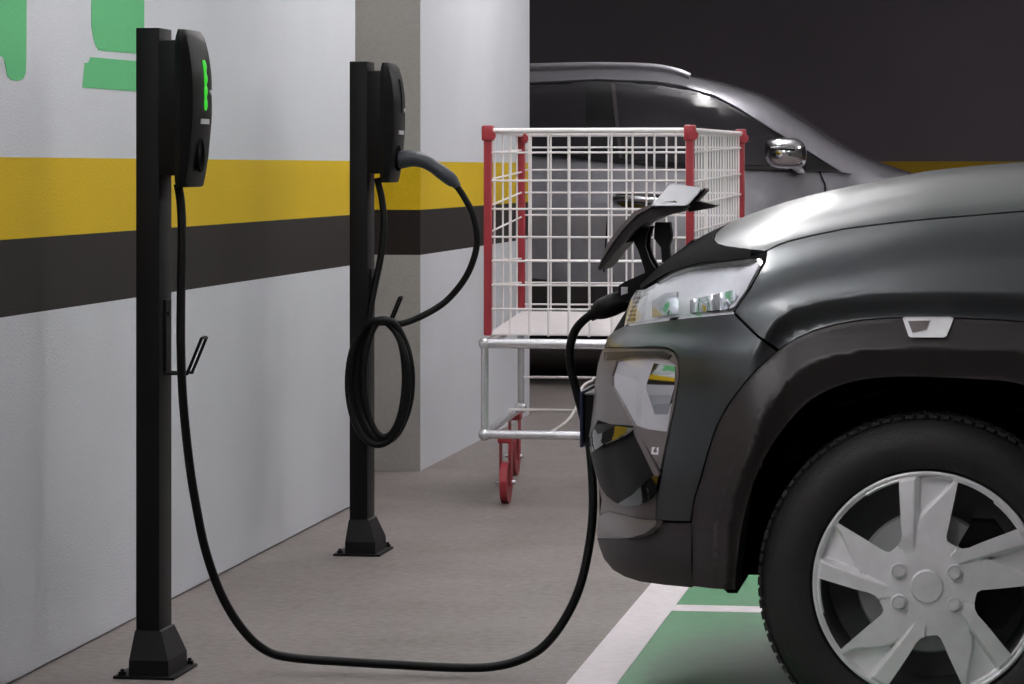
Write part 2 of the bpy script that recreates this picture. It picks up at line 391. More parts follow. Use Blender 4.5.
# ------------------------------------------------------------------ charging stations
PX, PY1, PY2 = -1.6615, 6.165, 8.175
def station(py, lit, label, PX=PX):
    y0 = py
    t = thing('charging_station', label, 'charging station', (PX, y0, 0), 'black post charging stations')
    def b_(name, a, b, mat, par, bev=.001, seg=1):
        bm = bmesh.new(); box(bm, a, b, bev, seg); return mobj(name, bm, mat, par, smooth=40)
    b_('post', (PX-.026, y0-.05, .005), (PX+.0215, y0+.045, 1.276), M['black'], t, .002, 2)
    b_('base_plate', (PX-.06, y0-.095, .0), (PX+.063, y0+.09, .006), M['black'], t, .001)
    bm = bmesh.new()
    def rr(hx0, hx1, hy0, hy1, z): return [(PX+hx0,y0+hy0,z),(PX+hx1,y0+hy0,z),(PX+hx1,y0+hy1,z),(PX+hx0,y0+hy1,z)]
    loft(bm, [rr(-.03,.05,-.088,.058,.006), rr(-.03,.049,-.086,.058,.036), rr(-.0275,.026,-.052,.05,.088), rr(-.027,.0225,-.051,.047,.09)])
    mobj('base_cover', bm, M['black'], t)
    for dx, dy in ((-.045,-.08),(.05,.078)):
        bm = bmesh.new(); cyl(bm, (PX+dx,y0+dy,.009), (0,0,1), .008, .008, 6); cyl(bm, (PX+dx,y0+dy,.014), (0,0,1), .004, .008, 12)
        mobj('anchor_bolt', bm, M['black'], t, smooth=40)
    # cable holder: plate on the post's face plus an upturned strap hook
    xf = PX+.0215
    h = b_('cable_holder', (xf-.001, y0-.02, .595), (xf+.006, y0+.02, .74), M['black'], t, .001)
    bm = bmesh.new(); cyl(bm, (xf+.008,y0-.012,.712), (1,0,0), .004, .006, 10); mobj('screw', bm, M['black'], h, smooth=40)
    bm = bmesh.new()
    for dy in (-.016,):
        pass
    P = [(xf,y0-.02,.594),(xf+.045,y0-.02,.594),(xf+.05,y0-.02,.598),(xf+.074,y0-.02,.655),(xf+.078,y0-.018,.664),(xf+.078,y0+.018,.664),(xf+.074,y0+.02,.655),(xf+.05,y0+.02,.598),(xf+.045,y0+.02,.594),(xf,y0+.02,.594)]
    tube(bm, catmull(P, 3), .0032, 8); mobj('hook', bm, M['black'], h, smooth=60)
    # charger: mounting bracket, lens shaped housing, front, light, socket
    b_('mounting_bracket', (PX+.0205, y0-.055, .985), (PX+.068, y0+.055, 1.252), M['plastic'], t, .004, 2)
    prof = pchip([(.958,-.006),(.972,.0),(1.0,.006),(1.05,.013),(1.12,.018),(1.17,.018),(1.22,.013),(1.25,.006),(1.266,.0),(1.274,-.006)])
    rings = []
    xb = PX+.060; 
    N = 26
    for i in range(N+1):
        z = .962+(1.272-.962)*(i/N); xf_ = PX+.082+prof(z); e = sstep(.0,.05,min(i/N, 1-i/N)); hw = .084-.010*(1-e)
        zb = z
        hw2 = hw-.024; xb = PX+.060+.004*sstep(.9,1.0,i/N)
        c_ = min(.016, (xf_-xb)*.45); c2 = min(.012, (xf_-xb)*.4)
        pts = [(xb, -hw*.94),(xb+c2, -hw),(xf_-c_, -hw+.004),(xf_-c_*.3, -hw+.010),(xf_, -hw2),(xf_+.0015, 0),(xf_, hw2),(xf_-c_*.3, hw-.010),(xf_-c_, hw-.004),(xb+c2, hw),(xb, hw*.94)]
        dz = .010*(1-i/N)
        rings.append([(p[0], y0+p[1], zb-(dz if p[0] > xb+.02 else 0)) for p in pts])
    bm = bmesh.new(); loft(bm, rings); hs = mobj('charger_housing', bm, M['plastic'], t, smooth=28)
    def xfront(z): return PX+.082+prof(z)
    # light column: small round dots joined in a strip
    for k, z in enumerate([1.150,1.163,1.176,1.189,1.202,1.215,1.228]) if lit else []:
        pass
    if lit:
        bm = bmesh.new(); zz = [1.114+.099*k/22 for k in range(23)]
        rad = [.0042+.0022*abs(math.sin(k*PI/5.5)) for k in range(23)]
        tube(bm, [(xfront(z)-.0005, y0, z) for z in zz], [r_*1.15 for r_ in rad], 10); mobj('status_light', bm, M['led'], hs, smooth=60)
    else:
        bm = bmesh.new(); zz = [1.142+.088*k/10 for k in range(11)]
        tube(bm, [(xfront(z)-.0005, y0, z) for z in zz], .005, 10); mobj('status_light', bm, M['gloss'], hs, smooth=60)
    bm = bmesh.new(); cyl(bm, (xfront(1.15)+.0005, y0+.045, 1.150), (1,0,0), .005, .006, 16); mobj('keyhole', bm, M['mark'], hs, smooth=40)
    bm = bmesh.new(); z = 1.092
    for k in range(5):
        box(bm, (xfront(z)-.002, y0-.03+k*.012, z-.005), (xfront(z)+.0048, y0-.0225+k*.012, z+.005))
        if k % 2 == 0: box(bm, (xfront(z)-.002, y0-.0275+k*.012, z-.002), (xfront(z)+.0049, y0-.0250+k*.012, z+.002))
    mobj('maker_mark', bm, M['mark'], hs)
    bm = bmesh.new(); lo, hi = 0.992, 1.058
    # socket pocket on the lower front: raised collar round a black hollow
    ring = [(math.cos(a), math.sin(a)) for a in [2*PI*k/24 for k in range(24)]]
    loft(bm, [[(xfront(1.025)+.002, y0-.02+.024*c, 1.025+.033*s) for c, s in ring], [(xfront(1.025)+.008, y0-.02+.024*c, 1.025+.033*s) for c, s in ring],
              [(xfront(1.025)+.007, y0-.02+.019*c, 1.025+.028*s) for c, s in ring], [(xfront(1.025)-.02, y0-.02+.017*c, 1.025+.026*s) for c, s in ring]])
    mobj('socket', bm, M['under'], hs, smooth=40)
    return t
station(PY1, True, 'nearer black charging post with lit green status strip, left of the dark car')
station(PY2, False, 'farther black charging post with cable coiled on its hook, plug holstered and no green light', PX+.015)

# cable 1: charger to car
YC = 6.285
cb1 = thing('charging_cable', 'black charging cable hanging from the lit post, sweeping over the floor into the dark car', 'cable', (-1.2, 6.2, 0))
pix = [(178,184,6.15),(181,205,6.15),(182,240,6.14),(181,300,6.13),(181,350,6.12),(183,400,6.12),(189,460,6.13),(196,505,6.14),(206,552,6.15),(222,596,6.16),(243,630,6.17),(265,650,6.18),(290,657.5,6.19),(340,661.5,6.2),(400,665,6.2),(450,667.5,6.2),(490,667,6.21),(520,660,6.22),(545,645,6.23),(566,617,6.24),(581,583,6.25),(590,540,6.27),(593,500,6.28),(590,450,6.30),(584,420,6.31),(577,393,6.31),(571,368,6.31),(570,348,6.31),(575,331,6.31),(584,320,6.30),(594,313,6.29)]
bm = bmesh.new(); pts = catmull([W(x,y,Y) for x,y,Y in pix], 8)
pts = [Vector((p.x,p.y,max(p.z,.0095))) for p in pts]
tube(bm, pts, .0088, 10); mobj('cable', bm, M['rubber'], cb1, smooth=60)
bm = bmesh.new()
g = [(590,316),(594,314),(597,312),(602,309),(612,305),(622,301),(632,298),(640,295)]
gr = [.0115,.012,.017,.021,.0225,.021,.0205,.0205]
tube(bm, [W(x,y,6.29) for x,y in g], gr, 20); pl = mobj('plug', bm, M['plastic'], cb1, smooth=50)
bm = bmesh.new(); tube(bm, [W(594,307.5,6.29),W(600,305,6.29)], .0035, 10); mobj('latch_button', bm, M['mark'], pl, smooth=50)

# cable 2: coil on the second post
cb2 = thing('charging_cable', 'black charging cable coiled in loops on the farther post with its plug in the charger', 'cable', (-1.5, 8.175, 0))
Y2 = PY2
bm = bmesh.new()
loop = []
rings_ = [(364,405,319,437,Y2-.075),(356,411,319,442,Y2-.058),(348,408,320,445,Y2-.078),(352,412,320,441,Y2-.058)]
for k, (xl, xr, yt, yb, yy) in enumerate(rings_):
    nx_ = rings_[min(k+1, 3)]
    for q in range(20):
        f = q/20; a = PI/2+2*PI*f
        L_ = [xl+(nx_[0]-xl)*max(0,f-.75)*4*0, xr, yt, yb]
        yq = yy+(nx_[4]-yy)*sstep(.8,1,f)
        c0 = math.cos(a); s0 = math.sin(a)
        loop.append(((xl+xr)/2+(xr-xl)/2*c0, (yt+yb)/2-(yb-yt)/2*s0, yq))
head = [(377,178,Y2),(382,200,Y2),(384,225,Y2-.01),(381,255,Y2-.02),(375,285,Y2-.03),(371,305,Y2-.04),(369,320,Y2-.045)]
lead = [(369,320,Y2-.05)]
tail = [(400,324,Y2-.035),(420,317,Y2-.02),(445,302,Y2),(464,280,Y2+.0),(474,258,Y2),(477,238,Y2),(473,215,Y2),(464,197,Y2),(456,185,Y2)]
def coil(P): return [W(x,y,Y) for x,y,Y in P]
tube(bm, catmull(coil(head), 6), .0088, 10)
tube(bm, catmull(coil(loop), 3), .0088, 10)
tube(bm, catmull(coil([(383,322,Y2-.01),(391,321,Y2-.02)]+tail), 6), .0088, 10)
mobj('cable', bm, M['rubber'], cb2, smooth=60)
bm = bmesh.new()
g = [(393,161,.0235),(400,160,.0235),(408,158.5,.0225),(417,159,.0205),(426,162,.0185),(434,167,.017),(441,172,.0185),(449,178,.0185),(453,181.5,.0165),(456,184.5,.0115),(457.5,187,.0105)]
P = [W(x,y,Y2) for x,y,_ in g]; tube(bm, catmull(P, 3), [g[min(i//3, len(g)-1)][2]*(1-(i%3)/3)+g[min(i//3+1, len(g)-1)][2]*((i%3)/3) for i in range((len(g)-1)*3+1)], 20)
pl2 = mobj('plug', bm, M['gunplastic'], cb2, smooth=50)

# ------------------------------------------------------------------ wire cart
cart = thing('shopping_cart', 'tall galvanised wire cage trolley with red corner posts and casters beside the white column', 'cart', (-1.3, 9.9, 0))
YN, YF = 9.34, 10.35
NL = W(488,300,YN).x; NR = W(690,300,YN).x; FL = W(521.5,300,YF).x; FR = W(741,300,YF).x
zt = 1.118
def cpost(x, y, z0, label=None):
    bm = bmesh.new(); box(bm, (x-.0115, y-.012, z0), (x+.0115, y+.012, zt-.012), .003)
    p = mobj('corner_post', bm, M['red'], cart, smooth=40)
    bm = bmesh.new(); box(bm, (x-.017, y-.018, zt-.038), (x+.017, y+.018, zt+.008), .005, 2); cyl(bm, (x+.012,y-.016,zt-.022), (0,1,0), .014, .012, 16)
    mobj('post_cap', bm, M['red'], p, smooth=40)
ZFL = .505
cpost(NL, YN, ZFL); cpost(NR, YN, ZFL); cpost(FL, YF, ZFL+.03); cpost(FR, YF, ZFL+.03)
def rod(bm, a, b, r, seg=8): tube(bm, [a, b], r, seg)
wr = .0031
# near panel
def panel(name, xa, ya, xb, yb, vx, hz, zlo, rail=.0085):
    bm = bmesh.new()
    A = Vector((xa,ya,0)); B = Vector((xb,yb,0))
    for f in vx: p = A+(B-A)*f; rod(bm, (p.x,p.y,zlo), (p.x,p.y,zt-.01), wr)
    for z in hz: rod(bm, (xa,ya,z[0] if isinstance(z,tuple) else z), (xb,yb,z[1] if isinstance(z,tuple) else z), wr)
    rod(bm, (xa,ya,zt-.008), (xb,yb,zt-.008), rail, 10)
    return mobj(name, bm, M['wire'], cart, smooth=60)
vn = [(x-488)/202.0 for x in (510,529.5,548.6,569,590,612,633,654.7,676)]
hn = [W(500,y,YN).z for y in (152.6,180.7,209,237,261,285,309)]
panel('wire_panel', NL, YN, NR, YN, vn, hn, ZFL)
vf = [(x-521.5)/219.5 for x in (531,551,570,589.5,609,627,647,667,687,706,724)]
hf = [W(600,y,YF).z for y in (147.5,170,192.7,215.2,237.5,260.5,283,304.7)]
panel('wire_panel', FL, YF, FR, YF, vf, hf, ZFL+.02)
def zz_(a, b): return (W(500,a,YN).z, W(600,b,YF).z)
hl_ = [zz_(153,150),zz_(180,172),zz_(206.5,192.5),zz_(233,217),zz_(261,259),zz_(285,283)]
hr_ = [zz_(153,148),zz_(182,174),zz_(205,194),zz_(232,218),zz_(258,240),zz_(285,265)]
sv = [i/19 for i in range(1,19)]
panel('side_panel', NL, YN, FL, YF, [.18,.42,.66,.85], hl_, ZFL)
panel('side_panel', NR, YN, FR, YF, sv, hr_, ZFL)
# basket floor: wire deck
bm = bmesh.new()
for i in range(34):
    f = i/33; y = YN+(YF-YN)*f; rod(bm, (NL+(FL-NL)*f, y, ZFL+.004+.02*f), (NR+(FR-NR)*f, y, ZFL+.004+.02*f), .0033, 6)
for i in range(11):
    f = i/10; rod(bm, (NL+(NR-NL)*f, YN, ZFL+.001), (FL+(FR-FL)*f, YF, ZFL+.021), .0035, 6)
mobj('wire_deck', bm, M['wire'], cart, smooth=60)
# round tube frame
R = .0145; zu = ZFL-.022; zl = .215
nl, nr, fl, fr = Vector((NL-.005,YN-.03,0)), Vector((NR+.005,YN-.03,0)), Vector((FL-.005,YF+.02,0)), Vector((FR+.005,YF+.02,0))
def at(v, z): return Vector((v.x, v.y, z))
bm = bmesh.new(); tube(bm, [at(nl,zu),at(nr,zu)], R, 14); tube(bm, [at(nl,zu),at(fl,zu)], R*.8, 14); tube(bm, [at(nr,zu),at(fr,zu)], R*.8, 14); tube(bm, [at(fl,zu),at(fr,zu)], R*.8, 14)
for v in (nl,nr,fl,fr): bmesh.ops.create_uvsphere(bm, u_segments=14, v_segments=10, radius=R*1.25, matrix=Matrix.Translation(at(v,zu)))
mobj('upper_frame', bm, M['zinc'], cart, smooth=60)
bm = bmesh.new(); tube(bm, [at(nl,zl),at(nr,zl)], R*.9, 14); tube(bm, [at(nl,zl),at(fl,zl)], R*.8, 14); tube(bm, [at(nr,zl),at(fr,zl)], R*.8, 14)
for v in (nl,nr,fl,fr): bmesh.ops.create_uvsphere(bm, u_segments=14, v_segments=10, radius=R*1.3, matrix=Matrix.Translation(at(v,zl)))
mobj('lower_frame', bm, M['zinc'], cart, smooth=60)
for v in (nl,nr,fl,fr):
    bm = bmesh.new(); tube(bm, [at(v,zl),at(v,zu)], R*.78, 14); mobj('upright', bm, M['zinc'], cart, smooth=60)
bm = bmesh.new()      # lower rack of thin rods with one raised hoop
rod(bm, at(fl,zl+.012)+Vector((0,-.25,0)), at(fr,zl+.012)+Vector((0,-.25,0)), .004)
rod(bm, at(fl,zl+.1), at(fr,zl+.1), .004)
for f in (.3,.5,.7,.9):
    a = at(nl,zl)+(at(nr,zl)-at(nl,zl))*f; b = at(fl,zl)+(at(fr,zl)-at(fl,zl))*f
    tube(bm, catmull([a, a+(b-a)*.45, a+(b-a)*.62+Vector((0.01,0,.03)), a+(b-a)*.72+Vector((.02,0,.09)), a+(b-a)*.8+Vector((.04,0,.105)), b+Vector((.02,0,.1))], 5), .0042, 8)
mobj('lower_rack', bm, M['wire'], cart, smooth=60)
def caster(x, y, dx=0):
    bm = bmesh.new(); box(bm, (x-.022,y-.03,zl-.035), (x+.022,y+.03,zl-.012), .004)
    for s in (-1,1): box(bm, (x+s*.016-.002,y-.018,.05), (x+s*.016+.002,y+.02,zl-.03))
    c = mobj('caster', bm, M['red'], cart, smooth=40)
    bm = bmesh.new(); cyl(bm, (x,y,.0625), (1,.0,0), .0625, .022, 32)
    mobj('wheel', bm, M['red'], c, smooth=40)
    bm = bmesh.new(); cyl(bm, (x,y,.0625), (1,0,0), .006, .06, 12); mobj('axle', bm, M['zinc'], c, smooth=40)
w1 = W(505,470,9.42).x
caster(w1, 9.44); caster(W(514.5,460,10.3).x, 10.3); caster(NR-.06, 9.44); caster(FR-.08, 10.3)

# ------------------------------------------------------------------ implicit car bodies
class Body:
    def __init__(s, cy, S, y0, y1): s.cy = cy; s.S = S; s.y0 = y0; s.y1 = y1
    def hit(s, px, py, off=0.0):
        d = ray(px, py); ys = s.y0; best = None; prev = None; n = 60
        def g(Y):
            t = Y/d.y; return (s.cy-Y) - (s.S(d.x*t, HCAM+d.z*t)+off)
        for i in range(n+1):
            Y = s.y0+(s.cy-s.y0)*i/n; v = g(Y)
            if best is None or v < best[0]: best = (v, Y)
            if v <= 0:
                if prev is None: break
                a, b = prev, Y
                for _ in range(22):
                    m = (a+b)/2
                    if g(m) > 0: a = m
                    else: b = m
                Y = (a+b)/2; t = Y/d.y; return Vector((d.x*t, Y, HCAM+d.z*t))
            prev = Y
        a, b = best[1]-.02, best[1]+.02   # grazing: closest approach
        for _ in range(20):
            m1 = a+(b-a)/3; m2 = b-(b-a)/3
            if g(m1) < g(m2): b = m2
            else: a = m1
        Y = (a+b)/2; t = Y/d.y
        return Vector((d.x*t, Y, HCAM+d.z*t))
    def fpx(s, off=0.0, ref=(0,-1,0)):
        if callable(off): f = lambda x, y: s.hit(x, y, off(x, y))
        else: f = lambda x, y: s.hit(x, y, off)
        class F:
            def __call__(q, x, y): return f(x, y)
        o = F(); o.ref = Vector(ref)
        def grad(p):
            e = .004; gx = (s.S(p.x+e, p.z)-s.S(p.x-e, p.z))/(2*e); gz = (s.S(p.x, p.z+e)-s.S(p.x, p.z-e))/(2*e)
            gx = max(-12, min(12, gx)); gz = max(-12, min(12, gz))
            return Vector((-gx, -1, -gz)).normalized()
        o.grad = grad; return o
    def fxz(s, off=0.0):
        class F:
            ref = Vector((0,-1,0))
            def __call__(q, x, z): return Vector((x, s.cy-max(0,s.S(x, z)+(off(x,z) if callable(off) else off)), z))
        return F()
    def ftop(s, lo, hi, off=0.0):
        class F:
            ref = Vector((0,0,1))
            def __call__(q, x, sy):
                a, b = lo, hi; ss = math.sqrt(sy*sy+.0036)
                for _ in range(26):
                    m = (a+b)/2
                    if s.S(x, m) > ss: a = m
                    else: b = m
                return Vector((x, s.cy+sy, (a+b)/2+off))
        return F()
    def ffront(s, x_in, x_out, off=0.0):
        class F:
            ref = Vector((-1,0,0))
            def __call__(q, sy, z):
                a, b = x_in, x_out
                for _ in range(26):
                    m = (a+b)/2
                    if s.S(m, z) > abs(sy): a = m
                    else: b = m
                return Vector(((a+b)/2-off, s.cy+sy, z))
        return F()
    def shell(s, name, mat, parent, X0, X1, z0, zb, inset, holes, nphi=14, nx=40, nth=26):
        st = []
        for i in range(nphi): st.append((X0, i/nphi*PI/2))
        for i in range(nx+1): st.append((X0+(X1-X0)*i/nx, PI/2))
        for i in range(1, nphi+1): st.append((X1, PI/2+i/nphi*PI/2))
        def inside(x, sy, z): return z >= zb and abs(sy) <= s.S(x, z)-inset
        bm = bmesh.new(); grid = []
        for (ax, ph) in st:
            d = Vector((-math.cos(ph), math.sin(ph), 0)); row = []
            for j in range(nth+1):
                th = math.radians(-80+170*j/nth); dr = Vector((d.x*math.cos(th), d.y*math.cos(th), math.sin(th)))
                a, b = 0.0, 3.0
                # first exit while marching
                r = 0.0
                while r < 3 and inside(ax+dr.x*r, dr.y*r, z0+dr.z*r): r += .04
                a, b = max(0, r-.04), r
                for _ in range(16):
                    m = (a+b)/2
                    if inside(ax+dr.x*m, dr.y*m, z0+dr.z*m): a = m
                    else: b = m
                row.append((ax+dr.x*a, dr.y*a, z0+dr.z*a))
            grid.append(row)
        for sg in (-1, 1):
            R = [[bm.verts.new((p[0], s.cy+sg*p[1], p[2])) for p in row] for row in grid]
            for i in range(len(R)-1):
                for j in range(nth):
                    q = (R[i][j],R[i+1][j],R[i+1][j+1],R[i][j+1]); c = (q[0].co+q[1].co+q[2].co+q[3].co)/4
                    if any(math.hypot(c.x-h[0], c.z-h[1]) < h[2] for h in holes) and abs(c.y-s.cy) > .45: continue
                    bm.faces.new(q)
        bmesh.ops.remove_doubles(bm, verts=bm.verts[:], dist=.0006)
        return mobj(name, bm, mat, parent, smooth=50)

# ---- dark car ----
CY = 6.28
WC = W(927, 584.5, 5.5); WCX, WCZ = WC.x, .288
def tgt(lst, Y): return [(W(x,y,Y).x, W(x,y,Y).z) for x, y in lst]
# centre line of bonnet, from its outline against the background
top = tgt([(1024,161),(940,168.5),(860,183),(790,199.5),(730,221),(685,245)], 6.2)
top = sorted(top); H_c = pchip([(-.80,.60),(-.70,.77)]+top+[(.45,1.035),(.6,1.05),(3.2,1.05)])
drop_inv = pchip([(-.02,0.0),(0.0,.02),(.004,.12),(.016,.3),(.042,.5),(.082,.645),(.12,.70),(.19,.745),(.3,.775),(.6,.80),(1.2,.84)])
# nose outline (pixel row -> x at the flank of the nose)
nose_px = [(680,248),(668,258),(655,272),(645,283),(636,291),(630,300),(622,322),(606,338),(602,348),(597,365),(594,385),(593,405),(592,425),(589,440),(590,452),(597,478),(604,500),(606,512),(600,520),(598,532),(600,548),(605,560),(616,573),(640,582)]
SILX = pchip(sorted([(y, x) for x, y in [(680,246),(668,257),(655,271),(645,282),(636,290),(629,301),(620,322),(606,338),(602,348),(597,365),(594,385),(592.5,405),(590,425),(588,440),(589.5,452),(596,478),(601,500),(599,512),(596,524),(596,532),(598,548),(604,560),(616,573),(640,582)]]))
nz = []
WIDt = lambda z: .775
for y_ in range(250, 583, 6):
    x_ = SILX(y_); d_ = ray(x_, y_); lo_x, hi_x = -1.3, -.2
    for _ in range(30):
        m_ = (lo_x+hi_x)/2; best_ = -9
        for k_ in range(60):
            Y_ = 5.5+.8*k_/59; t_ = Y_/d_.y; a_ = (d_.x*t_-m_)/.47
            s_ = .775*(1-(1-min(1,a_))**2.5)**(1/2.3) if a_ > 0 else a_*2
            best_ = max(best_, s_-.004-(6.28-Y_))
        if best_ > 0: lo_x = m_
        else: hi_x = m_
    nz.append((HCAM+d_.z*6.0/d_.y, m_))
nz = sorted(nz)
z2 = nz
XN = pchip([(z2[0][0]-.03, z2[0][1]+.10)]+z2+[(z2[-1][0]+.15, z2[-1][1]+.12)])
WID = pchip([(.15,.742),(.22,.757),(.35,.772),(.5,.780),(.70,.784),(.76,.784),(.80,.777),(.84,.763),(.88,.744),(.92,.722),(1.1,.62)])
D_N = .47
zcr = pchip([(-.42,.70),(-.385,.743),(-.342,.766),(-.24,.785),(-.105,.792),(.04,.788),(.3,.74)])
def S1(X, z):
    w = WID(z); f = 1.0
    D = D_N; a = (X-XN(z))/D
    if a <= 0: s1 = a*2.0
    else:
        a = min(1, a); s1 = w*(1-(1-a)**2.5)**(1/2.3)
    b = (3.05-X)/.4
    if b < 1: s1 = min(s1, w*(max(0,1-(1-max(0,b))**2.6))**.4) if b > 0 else b
    s2 = drop_inv(H_c(X)-z)
    k = 70.0; mn = min(s1, s2); 
    s = mn - math.log(math.exp(-k*(s1-mn))+math.exp(-k*(s2-mn)))/k
    zc = zcr(X); s -= .019*sstep(0,.045,zc-z)*sstep(-.44,-.36,X)*(1-sstep(.1,.4,X))
    return s
B1 = Body(CY, S1, 5.35, 7.2)
car = thing('car', 'dark grey car entering from the right with open charge flap and silver hubcap', 'car', (.9, CY, 0))
B1.shell('body_shell', M['under'], car, -.1, 2.6, .6, .265, .05, [(WCX,WCZ,.36),(WCX+2.42,WCZ,.36)])
def so(b): return lambda x, y: b*sstep(1, 24, x-SILX(y))
def sp(P): return [(max(x, SILX(y)+.8), y) for x, y in P]
# cladding outlines
c_out = [(692,586),(693,560),(692,525),(695,500),(701.7,478.6),(709,452),(717,428),(728,407),(743,386.5),(759,368),(778,351),(795,340),(813.5,331.7),(835,325.5),(857,321.6),(881,319.3),(905,318.3),(960,319),(1010,321.5),(1040,325),(1075,335),(1100,352),(1125,385),(1145,430),(1160,480),(1165,530),(1168,580)]
c_in = [(1122,582),(1118,540),(1108,500),(1092,462),(1068,425),(1040,395),(1024,385),(1000,380.5),(967,378.5),(935,377),(905,376.5),(880,377.5),(857,380.5),(836,386.5),(818,395),(802,407),(787,424),(773,443),(761,465),(752,487),(745.5,509),(741,531),(738,553),(735.5,575),(735,590),(712,588.5)]
c_mid = [(725,590),(727,540),(733,500),(746,460),(768,412),(791.6,376),(812,363),(835,355.5),(879,349),(940,347.5),(1024,352),(1060,364),(1100,410),(1140,490),(1150,590)]
def sm(P): return [(v.x, v.y) for v in catmull([(x, y, 0) for x, y in P], 4)]
c_out = sm(c_out); c_in = sm(c_in[:-1])+[c_in[-1]]; c_mid = sm(c_mid)
def dpoly(x, y, L):
    m = 1e9
    for i in range(len(L)-1):
        ax, ay = L[i]; bx, by = L[i+1]; dx, dy = bx-ax, by-ay; t = max(0, min(1, ((x-ax)*dx+(y-ay)*dy)/(dx*dx+dy*dy))); m = min(m, math.hypot(x-ax-dx*t, y-ay-dy*t))
    return m
def clad_off(x, y):
    do = dpoly(x, y, c_out); di = dpoly(x, y, c_in[:-1]); dm = dpoly(x, y, c_mid)
    # upper band rises outward to the crease, lower band falls away below it
    if do < di and do <= dm+do and dm+do > 0 and (do < dm+do): f = do/(do+dm)
    else: f = 1.0
    upper = (do/(do+dm+1e-6)); lower = (di/(di+dm+1e-6))
    if do+dm < di+dm*1.0 + 0 and do < di: return .008+.028*upper
    return .036-.018*(1-lower) if di < do else .008+.028*upper
sheet('wheel_arch_cladding', [c_out+c_in], B1.fpx(clad_off), 4.5, .03, M['clad'], car, CY)
# bonnet: gap line projected, then both halves in one panel
gapl = [(764,250),(767.7,248.7),(778,243.5),(789.7,239.6),(815,233.5),(844.5,227.5),(880,222.8),(917.7,218.7),(972.5,214),(1024,209.6)]
gp = [B1.hit(x, y) for x, y in gapl]
hl_top = [(640,289),(652,281),(664,273.5),(676,268.5),(690,264.5),(725,260.5),(751,257),(764,250)]
hp = [B1.hit(x, y) for x, y in hl_top]
hl_side = [(p.x, CY-p.y) for p in hp]
edge_px = [(764,250),(752,248.8),(740,247.5),(727,245.8),(718,243.3),(714.3,239.5),(716,233.5),(723,227),(733,220.5)]
edge = [(p.x, CY-p.y) for p in [B1.hit(x, y) for x, y in edge_px]]
edge_back = edge[::-1]                                  # from the middle out to the lamp corner
xm = edge_back[0][0]
side = edge_back[:-1]+[(p.x, CY-p.y) for p in gp]+[(.25,.655),(.42,.65)]
hood_poly = [(x, -s_) for x, s_ in side]+[(.46,-.3),(.47,0),(.46,.3)]+side[::-1]
sheet('bonnet', [hood_poly], B1.ftop(.55, 1.25, .0), .03, .01, M['paint'], car)
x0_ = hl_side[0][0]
trim = [(x, -s_) for x, s_ in hl_side[:-1]]+[(x-.003, -s_) for x, s_ in edge[1:]]+[(x-.003, s_) for x, s_ in edge_back[:-1]]+hl_side[:-1][::-1]+[(x0_-.012,.22),(x0_-.012,0),(x0_-.012,-.22)]  # outline of the dark reflection on the bonnet front
sheet('bonnet_dark_reflection', [trim], B1.ftop(.55, 1.25, .0), .02, .01, M['under'], car)  # matte black panel stands in for grey paint reflecting dark surroundings
# wings
wing = [(767.5,251),(779,245.7),(790,241.8),(815,235.7),(844.5,229.7),(880,225),(917.7,220.9),(972.5,216.2),(1024,212),(1075,209),(1110,209),(1112,350),(1100,350),(1075,333),(1040,323),(1010,319.8),(960,317.3),(905,316.6),(881,317.6),(857,320),(835,323.8),(813.5,330),(795,338.5),(779,349.2),(757,334),(735,312),(750,290),(765,263)]
wing[-1] = (766,262.5)
wing[10] = (1112,209); wing[11] = (1116,400); wing[12] = (1108,362)
sheet('front_wing', [wing], B1.fpx(0.0), 7, .008, M['paint'], car, CY)
# bumper side (painted part right of the opening) 
bump = [(733.5,314.5),(755.5,336),(776.5,351.5),(758,367),(742,385),(727,405.5),(715.5,427),(707.5,451),(700,478),(693.5,500),(690.5,521),(655.5,520),(656,511),(660,486),(668,442),(675,409),(680,376),(679,358),(674,350.5),(667,347.3),(654,346),(605.5,347.5),(606.5,339),(613,332),(624,326.5),(640,323.5),(690,317.5)]
sheet('front_bumper', [sp(bump)], B1.fpx(0.002), 6, .012, M['paint'], car, CY)
# lower valance
val = [(691.5,523),(691,560),(692,587.5),(665,585),(640,581.5),(622,576.5),(612,569.5),(604,559),(599.5,547),(597,538),(612,538.5),(632,537.5),(646,532.5),(656,523)]
sheet('lower_bumper', [sp(val)], B1.fpx(so(-.002)), 6, .012, M['clad'], car, CY)
# splitter ledge
led = [(594.5,520),(600,515),(608,511),(617,514),(640,519.5),(656,521),(655,525.5),(645,533.5),(630,538),(610,538.5),(597,536.5)]
sheet('bumper_lip', [sp(led)], B1.fpx(lambda x, y: .002+.022*sstep(510,530,y)*sstep(-2,30,x-SILX(y))), 4, .015, M['bumper_grey'], car, CY)
# grey frame round the lamp pocket
frame = [(605,348.5),(654,347.5),(666,348.5),(674,353),(677.5,362),(678.5,376),(673.5,409),(666,442),(660,470),(656,462),(640,436),(633,426),(610,424),(598,420),(588,437),(590,425),(592,405),(593,385),(596,365),(601,352)]
lampo = [(616.5,360.7),(629.6,357.7),(652.5,356.7),(668,359.5),(675.5,365),(675.2,382.6),(672.5,400),(667,431.8),(645.4,429),(633,424.7),(622.6,405.4),(612,386),(612,375.6)]
sheet('lamp_surround', [sp(frame), lampo], B1.fpx(so(-.012)), 5, .02, M['bumper_grey'], car, CY)
sheet('grille_side_trim', [[(604,352),(640,351),(663,351),(671,355),(668,359),(652,355.5),(629,356.5),(616,359.5),(604,360.5)]], B1.fpx(so(-.008)), 5, .006, M['clad'], car, CY)
lower_lamp = sheet('main_headlight', [lampo], B1.fpx(so(-.024)), 5, .01, M['lamp_grey'], car, CY)
for k, lo_ in enumerate(lower_lamp):
    lo_['label'] = 'large pale bumper lamp'
